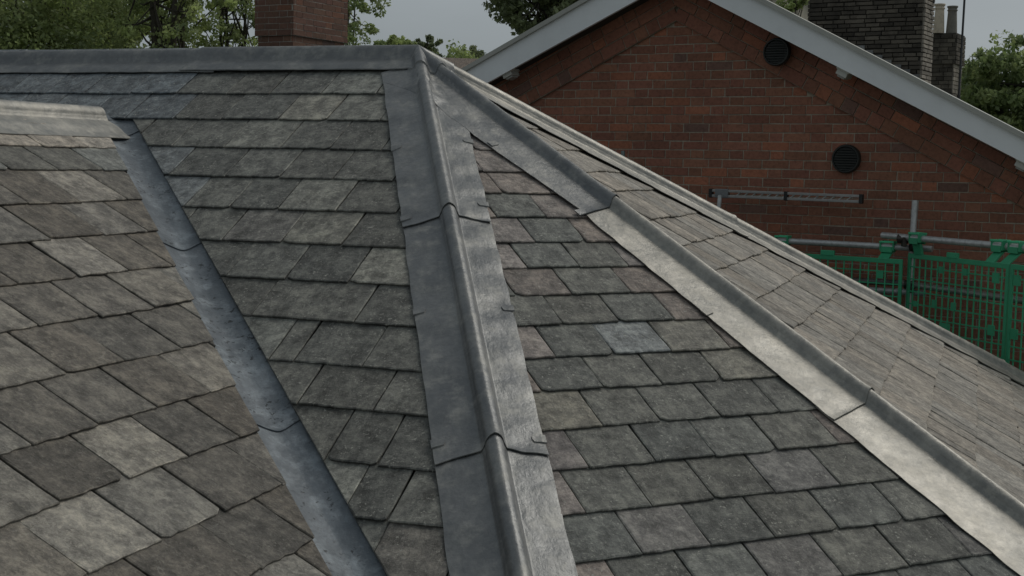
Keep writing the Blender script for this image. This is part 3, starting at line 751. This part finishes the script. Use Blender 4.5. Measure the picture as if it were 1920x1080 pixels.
# red brick chimney beyond the main ridge
c0 = at(549, 45, 16.5); U1, U2 = Hd(-63), Hd(27)
mb = MB()
def bstack(a0, b0, a1, b1, z0, z1, seed):
    P = lambda a, b, z: np.array([c0[0]+U1[0]*a+U2[0]*b, c0[1]+U1[1]*a+U2[1]*b, z])
    vs = [P(a, b, z) for z in (z0, z1) for a, b in ((a0, b0), (a1, b0), (a1, b1), (a0, b1))]
    mb.add(vs, [(0, 1, 5, 4), (1, 2, 6, 5), (2, 3, 7, 6), (3, 0, 4, 7), (4, 5, 6, 7)], (.36, .33, .29))
    zz = max(z0, z1-.075*32)
    tf = lambda r: (lambda c: (c[0]*.5, c[1]*.6, c[2]*.66))(redbrick(r))
    bricks(mb, P(a1, b0, zz), -U1, Z, -U2, a1-a0, z1-zz-.02, None, tf, seed=seed)
    bricks(mb, P(a0, b0, zz), U2, Z, -U1, b1-b0, z1-zz-.02, None, tf, seed=seed+1, unit=.42)
zs_ = at(549, 66, 16.5)[2]
bstack(0, 0, .53, 1.12, 0, zs_, 51); bstack(-.03, -.03, .56, 1.15, zs_, 7.6, 53); bstack(-.07, -.07, .6, 1.19, 7.6, 7.76, 55)
mb.top('brick_chimney', M_brick, 'square red brick chimney rising behind the long lead ridge at upper left', 'chimney')

# ================================================================ scaffold
GAL = (.58, .59, .58)
sf = empty('scaffold', (at(1713, 500, 9.85)[0], at(1713, 500, 9.85)[1], 0), 'galvanised tube scaffold with handrails standing in front of the brick gable', 'scaffold')
def tubeobj(name, p, q, r=.0242, tint=GAL, hollow=False):
    mb = MB(); mb.tube([p, q], r, 14, tint); return mb.build(name, M_steel, sf)
tubeobj('handrail', at(1400, 448, 10.62), at(1748, 467, 9.80))
tubeobj('handrail', at(1655, 441, 10.02), at(2100, 481, 8.35))
pt, pb = at(1716, 376, 9.92), at(1701, 600, 9.92); dd = (pb-pt)/np.linalg.norm(pb-pt)
tubeobj('upright', pt, pt+dd*(pt[2]/-dd[2]))
tubeobj('midrail', at(1590, 541, 10.2), at(1735, 550, 9.86), .0242, (.5, .5, .5))
tubeobj('midrail', at(1690, 531, 9.98), at(2100, 590, 8.45), .0242, (.34, .33, .3))
tubeobj('ledger', at(1560, 524, 10.3), at(1708, 532, 9.98), .0242, (.16, .15, .14))
for (x0, y0, x1, y1, d_) in ((1350, 366, 1345, 420, 10.68), (1168, 283, 1169, 330, 11.05)):
    p, q = at(x0, y0, d_), at(x1, y1, d_); dd = (q-p)/np.linalg.norm(q-p)
    tubeobj('upright', p, p+dd*(p[2]/-dd[2]), .0175, GAL if x0 > 1200 else (.2, .24, .23))
for (x, y, d_) in ((1693, 448, 9.86), (1716, 463, 9.85), (1706, 534, 9.92)):
    mb = MB(); c = at(x, y, d_); mb.tube([c-Hd(-50)*.035, c+Hd(-50)*.035], .036, 10, (.07, .06, .05)); mb.box(c+np.array([0, -.03, -.02]), (.014, 0, 0), (0, .03, 0), (0, 0, .035), (.07, .06, .05))
    mb.build('coupler', M_steel, sf, bevel=.004)
# lattice beam above the handrail
pa, pc = at(1336, 362, 10.78), at(1612, 373, 10.18); dx = (pc-pa)/np.linalg.norm(pc-pa); lb_ = np.linalg.norm(pc-pa)
be = empty('lattice_beam', pa, 'short aluminium lattice beam with black end caps lying level across the brick gable', 'beam', None)
side_ = np.cross(dx, Z); side_ /= np.linalg.norm(side_); up_ = np.cross(side_, dx)
for k in (-1, 1):
    mb = MB(); o_ = up_*.021*k; mb.box(pa+dx*lb_/2+o_, dx*lb_/2, side_*.018, up_*.0105, (.42, .42, .41)); mb.build('chord', M_alu, be, bevel=.003)
mb = MB(); nb = 15
for i in range(nb):
    a = .2+(lb_-.24)*i/nb; b = a+.045
    mb.tube([pa+dx*a-up_*.018+side_*.012, pa+dx*b+up_*.018+side_*.012], .0035, 6, (.6, .6, .58)); mb.tube([pa+dx*a-up_*.018-side_*.012, pa+dx*b+up_*.018-side_*.012], .0035, 6, (.6, .6, .58))
mb.build('lacing', M_alu, be)
mb = MB(); mb.box(pa+dx*.085, dx*.055, side_*.026, up_*.036, (.26, .27, .28)); mb.build('end_plate', M_steel, be, bevel=.004)
for a in (-.012, lb_*.515, lb_+.012):
    mb = MB(); mb.box(pa+dx*a, dx*.014, side_*.024, up_*.036, (.02, .02, .02)); mb.build('end_cap', M_black, be, bevel=.004)

# green mesh guards
GR = (.05, .38, .19)
def guard(name, p, d, wid, cw, label, hooks, tabs, rail_d, plates=(), hgt=1.0):
    """p: top left corner; d: unit horizontal direction; hangs from the handrail by hooks"""
    e = empty(name, p-Z*hgt, label, 'mesh guard', 'green plastic mesh guards on the scaffold'); nrm = np.cross(d, Z)
    fr = MB(); t_ = .016
    fr.box(p+d*wid/2-Z*.012, d*wid/2, nrm*.008, Z*.018, GR); fr.box(p+d*wid/2-Z*(hgt-.012), d*wid/2, nrm*.008, Z*.018, GR)
    for a in (.013, wid-.013): fr.box(p+d*a-Z*hgt/2, d*.013, nrm*.0085, Z*(hgt/2-.025), GR)
    fr.build('frame', M_plastic, e, bevel=.003)
    ms = MB(); n = int(round(wid/cw)); m = int(round(hgt/.095))
    for i in range(1, n): ms.box(p+d*(wid*i/n)-Z*hgt/2, d*.0044, nrm*.0036, Z*(hgt/2-.02), tuple(c*1.2 for c in GR))
    for j in range(1, m): ms.box(p+d*wid/2-Z*(hgt*j/m), d*(wid/2-.02), nrm*.0042, Z*.0044, GR)
    for i in range(1, n):
        for j in range(1, m): ms.box(p+d*(wid*i/n)-Z*(hgt*j/m), d*.006, nrm*.005, Z*.006, tuple(c*1.25 for c in GR))
    ms.build('mesh', M_plastic, e)
    for (a, b, w_, h_) in plates:
        q = MB(); q.box(p+d*a-Z*b, d*w_, nrm*.0062, Z*h_, GR); q.build('plate', M_plastic, e)
    for a in tabs:
        q = MB(); q.box(p+d*a+Z*.022, d*.055, nrm*.012, Z*.02, tuple(c*1.15 for c in GR)); q.build('tab', M_plastic, e, bevel=.004)
    for (a, rp) in hooks:                              # open box clip round the rail, with a flap down to the frame
        q = MB(); c = rp; hw = .05; hh_ = .036; dp = .036
        for sx in (-1, 1):
            q.box(c+d*hw*sx+Z*.006, d*.006, nrm*dp, Z*hh_, GR)
        for sy in (-1, 1):
            q.box(c+nrm*dp*sy+Z*(hh_+.0), d*(hw+.006), nrm*.006, Z*.007, tuple(min(1, x*1.6) for x in GR))
            q.box(c+nrm*dp*sy-Z*.02, d*(hw-.006), nrm*.0055, Z*.022, GR)
        bot = p+d*a+Z*.004; top_ = c+nrm*0-Z*.04
        q.box((bot+top_)/2, d*(hw-.008), nrm*.012+0*Z, (top_-bot)/2*.98+Z*.004, GR)
        q.build('hook', M_plastic, e, bevel=.003)
dl = Hd(121); pl_ = at(1497, 475, 10.33); pl_r = at(1693, 489, 9.83)
dl = pl_r-pl_; dl[2] = 0; wl = np.linalg.norm(dl); dl /= wl
p0 = np.array([*(pl_r-dl*1.5)[:2], pl_r[2]+.004])
def railpt(a, b, x):                                 # point on the rail line below picture column x
    best = None
    for i in range(400):
        q = a+(b-a)*i/399; v_ = q-CAM; X = 960+FPX*(v_@CR)/(v_@FW)
        if best is None or abs(X-x) < best[0]: best = (abs(X-x), q)
    return best[1]
ra, rb_ = at(1400, 448, 10.62), at(1748, 467, 9.80); sa, sb = at(1655, 441, 10.02), at(2100, 481, 8.35)
hk = []
for x in (1468, 1665): q = railpt(ra, rb_, x); hk.append((float((q-p0)@dl), q))
guard('mesh_guard', p0, dl, 1.5, .0665, 'left green mesh guard of pale wide cells, mostly hidden behind the lead hip', hk, [hk[1][0]-.44], None, [(1.5-.17, .115, .026, .03), (1.5-.62, .11, .026, .03), (1.5-.8, .11, .03, .028)])
dr = Hd(157); pr_ = at(1704, 476, 9.86)
hk = [(float((railpt(sa, sb, x)-pr_)@dr), railpt(sa, sb, x)) for x in (1720, 1876)]
guard('mesh_guard', pr_, dr, 1.02, .062, 'large green mesh guard right of the scaffold upright', hk, [.47], None, [(.42, .54, .05, .075), (.1, .36, .02, .02), (.30, .34, .022, .03), (.5, .34, .022, .03), (.9, .1, .03, .035), (.88, .46, .03, .035), (.36, .09, .024, .024), (.6, .085, .024, .024)])
p3 = pr_+dr*1.035
hk = [(float((railpt(sa, sb, x)-p3)@dr), railpt(sa, sb, x)) for x in (1907,)]
guard('mesh_guard', p3, dr, 1.02, .062, 'green mesh guard cut off by the right edge of the photograph', hk, [.47], None, [(.06, .1, .03, .035), (.06, .46, .03, .035)])

# ================================================================ trees, far houses, ground
def leafcloud(mb, clusters, nl, size, cols, rnd, sq=.8):
    n = len(clusters)*nl; c = np.repeat(np.array([q[0] for q in clusters]), nl, 0); r = np.repeat(np.array([q[1] for q in clusters]), nl)
    g = rnd.normal(size=(n, 3)); g /= np.linalg.norm(g, axis=1)[:, None]; g *= (rnd.uniform(.15, 1, n)**.5*r)[:, None]; g[:, 2] *= sq
    p = c+g
    a = rnd.normal(size=(n, 3)); a /= np.linalg.norm(a, axis=1)[:, None]; b = np.cross(a, rnd.normal(size=(n, 3))); b /= np.linalg.norm(b, axis=1)[:, None]
    s = size*rnd.uniform(.55, 1.3, n)[:, None]
    v = np.stack([p-a*s, p-b*s*.55+a*s*.1, p+a*s, p+b*s*.55+a*s*.1], 1).reshape(-1, 3)
    cc = np.array(cols)[np.repeat(rnd.integers(0, len(cols), len(clusters)), nl)]*rnd.uniform(.7, 1.35, n)[:, None]
    cc = np.repeat(cc, 4, 0)
    mb.v += [tuple(q) for q in v.tolist()]; mb.f += [[4*i, 4*i+1, 4*i+2, 4*i+3] for i in range(n)]; mb.sm += [False]*n
    mb.t += [tuple(q) for q in cc.tolist()]; mb.uv += [(0, 0)]*(4*n)
GREENS = [(0.284, 0.345, 0.14), (0.367, 0.443, 0.17), (0.467, 0.543, 0.224), (0.218, 0.272, 0.119), (0.334, 0.387, 0.175)]
DARKG = [(0.185, 0.223, 0.108), (0.218, 0.256, 0.126), (0.151, 0.182, 0.098)]
def tree(name, label, cx, cy, d, rad, rz, ncl, nl, leaf, cols, seed, group=None, cr=.42, shell=.35, trunk=.16, forks=3, conifer=False):
    rnd = np.random.default_rng(seed); c = at(cx, cy, d); base = np.array([c[0], c[1], 0.])
    e = empty(name, base, label, 'tree', group)
    cl = []
    for i in range(ncl):
        if conifer:
            h = rnd.uniform(0, 1); a = rnd.uniform(0, 6.28); rr = rad*(1-h)**.8*rnd.uniform(.5, 1)
            cl.append((c+np.array([rr*math.cos(a), rr*math.sin(a), (h*2-1)*rz]), cr*rad*(1.1-h*.6)))
        else:
            g = rnd.normal(size=3); g /= np.linalg.norm(g); k = rnd.uniform(shell, 1)**.6
            cl.append((c+g*np.array([rad, rad, rz])*k, cr*rad*rnd.uniform(.5, 1.1)*.62))
    mb = MB(); leafcloud(mb, cl, nl, leaf, cols, rnd); mb.build('crown', M_leaf, e)
    mb = MB(); top_ = c+np.array([0, 0, rz*.6])
    for k in range(forks):
        o = np.array([math.cos(k*2.2+seed), math.sin(k*2.2+seed), 0])*rad*.35*(forks > 1)
        p = [base+o*.1, base*.7+c*.3+o*.15, base*.3+c*.7+o*.5, top_+o]
        p = [q+np.array([*rnd.normal(size=2)*rad*.04, 0]) for q in p]; mb.tube(p, [trunk, trunk*.8, trunk*.5, trunk*.12], 9, (.07, .06, .045))
        for i in range(k, ncl, max(1, forks*ncl//46)):
            t = rnd.uniform(.25, .95); a = p[2]*(1-t)+p[3]*t; q = cl[i][0]; m = (a+q)/2+np.array([0, 0, -.06*rad])
            mb.tube([a, m, q], [trunk*.2, trunk*.12, trunk*.03], 5, (.06, .052, .04), False)
    mb.build('trunk', M_bark, e)
G1 = 'trees rising behind the long lead ridge'
tree('broadleaf_tree', 'dense dark green tree at the far left edge behind the ridge', 60, 55, 30, 2.5, 2.0, 250, 125, .055, GREENS[:2]+GREENS[3:], 1, G1, .40, .1, .2)
tree('broadleaf_tree', 'mid green tree between the left edge and the forked trunks, sky showing in its top', 205, 10, 33, 1.9, 1.7, 150, 110, .055, GREENS, 2, G1, .36, .15, .16)
tree('broadleaf_tree', 'open tree with forked dark trunks behind the ridge', 320, -15, 29, 1.35, 2.2, 105, 80, .052, GREENS, 3, G1, .36, .1, .19, 4)
tree('broadleaf_tree', 'loose light green tree left of the red brick chimney', 436, 10, 31, 1.15, 1.9, 80, 75, .052, GREENS[1:], 4, G1, .36, .15, .11, 3)
tree('broadleaf_tree', 'thin light green tree right of the red brick chimney', 650, 0, 27, .95, 1.5, 70, 62, .048, [(0.283, 0.354, 0.143), (0.245, 0.315, 0.128), (0.335, 0.393, 0.182)], 5, G1, .36, .2, .06, 2)
tree('broadleaf_tree', 'dark leafy tree above the left white bargeboard', 1052, -28, 22, 1.22, 1.35, 330, 62, .055, DARKG, 6, None, .30, .1, .14)
tree('broadleaf_tree', 'rounded green tree at the right edge behind the aerial mast', 1905, 215, 25, 1.32, 1.42, 330, 75, .055, [(0.258, 0.34, 0.13), (0.347, 0.417, 0.172), (0.194, 0.252, 0.106)], 7, None, .34, .2, .2)
tree('broadleaf_tree', 'green tree directly right of the small potted chimney', 1800, 240, 27, .9, 1.35, 200, 65, .055, [(0.258, 0.328, 0.129), (0.347, 0.417, 0.172)], 8, None, .34, .2, .15)
tree('broadleaf_tree', 'scrap of green foliage between the cream wall and the stone chimney', 1492, 5, 26, .34, .5, 30, 50, .05, GREENS, 9, None, .5, .1, .06, 1)
G2 = 'distant trees in the gap between the ridge and the gable'
far = [(742, 102, 70, 1.1, .9, 'low bushy far tree touching the thin tree beside the ridge', GREENS[:3]), (850, 140, 95, 2.6, 2.0, 'rounded far tree right of the conifer', GREENS[:2]), (890, 128, 100, 1.7, 1.8, 'far dark tree beside the lower end of the white bargeboard', DARKG), (925, 150, 92, 1.3, 1.9, 'far tree half hidden by the bargeboard', DARKG), (800, 130, 90, 1.8, 1.6, 'low far tree under the conifer', DARKG+GREENS[:1])]
for i, (x, y, d_, r_, rz_, lab, cs) in enumerate(far):
    tree('broadleaf_tree', lab, x, y, d_, r_, rz_, 90, 50, .14, cs, 20+i, G2, .42, .2, .15, 2)
tree('conifer_tree', 'dark far conifer standing above the treeline right of the apex', 803, 92, 88, 1.15, 1.15, 34, 70, .12, DARKG, 30, None, .3, .2, .1, 1)
# far houses
def farhouse(label, px, py, d, wd_, dp_, rise, az, wallc, roofc, name='distant_house'):
    c = at(px, py, d); e = empty(name, (c[0], c[1], 0), label, 'house'); a, b = Hd(az), Hd(az+90); z = c[2]
    mb = MB(); P = lambda i, j, zz: np.array([c[0], c[1], 0])*1.0+a*i+b*j+Z*zz
    vs = [P(i*wd_, j*dp_, zz) for zz in (0, z) for i, j in ((-1, -1), (1, -1), (1, 1), (-1, 1))]+[P(-wd_, 0, z+rise), P(wd_, 0, z+rise)]
    mb.add(vs, [(0, 1, 5, 4), (2, 3, 7, 6), (1, 2, 6, 9, 5), (3, 0, 4, 8, 7)], wallc); mb.build('wall', M_mortar, e)
    mb = MB(); o = .25
    for s in (-1, 1):
        q = [P(-wd_-o, s*(dp_+o), z-.15), P(wd_+o, s*(dp_+o), z-.15), P(wd_+o, 0, z+rise+.05), P(-wd_-o, 0, z+rise+.05)]; q += [v_+Z*.1 for v_ in q]
        mb.add(q, [(0, 1, 2, 3), (7, 6, 5, 4), (0, 4, 5, 1), (1, 5, 6, 2), (3, 7, 4, 0)], roofc)
    mb.build('roof', M_slA, e)
    for k in (-.5, .5):
        mb = MB(); mb.box(P(wd_*k, -dp_-.02, z-1.1), a*.5, b*.03, Z*.6, (.5, .5, .5)); w0 = mb.build('window', M_paint, e)
        mb = MB(); mb.box(P(wd_*k, -dp_-.055, z-1.1), a*.43, b*.004, Z*.53, (.04, .05, .06)); mb.build('pane', M_black, w0)
farhouse('distant house with a brown roof low under the far trees', 865, 160, 62, 3.2, 2.6, 1.1, 80, (.25, .16, .12), (.12, .09, .07))
farhouse('cream rendered house end peeping over the right bargeboard', 1462, 0, 38, .48, 2.2, .5, 118, (.5, .46, .38), (.2, .22, .24))
mb = MB(); n = 48; vs = [(0, 60, 0)]+[(1500*math.cos(2*math.pi*i/n), 60+1500*math.sin(2*math.pi*i/n), 0) for i in range(n)]
mb.add(vs, [(0, 1+i, 1+(i+1) % n) for i in range(n)], (.1, .11, .06)); g = mb.build('ground', M_grass); g['kind'] = 'structure'
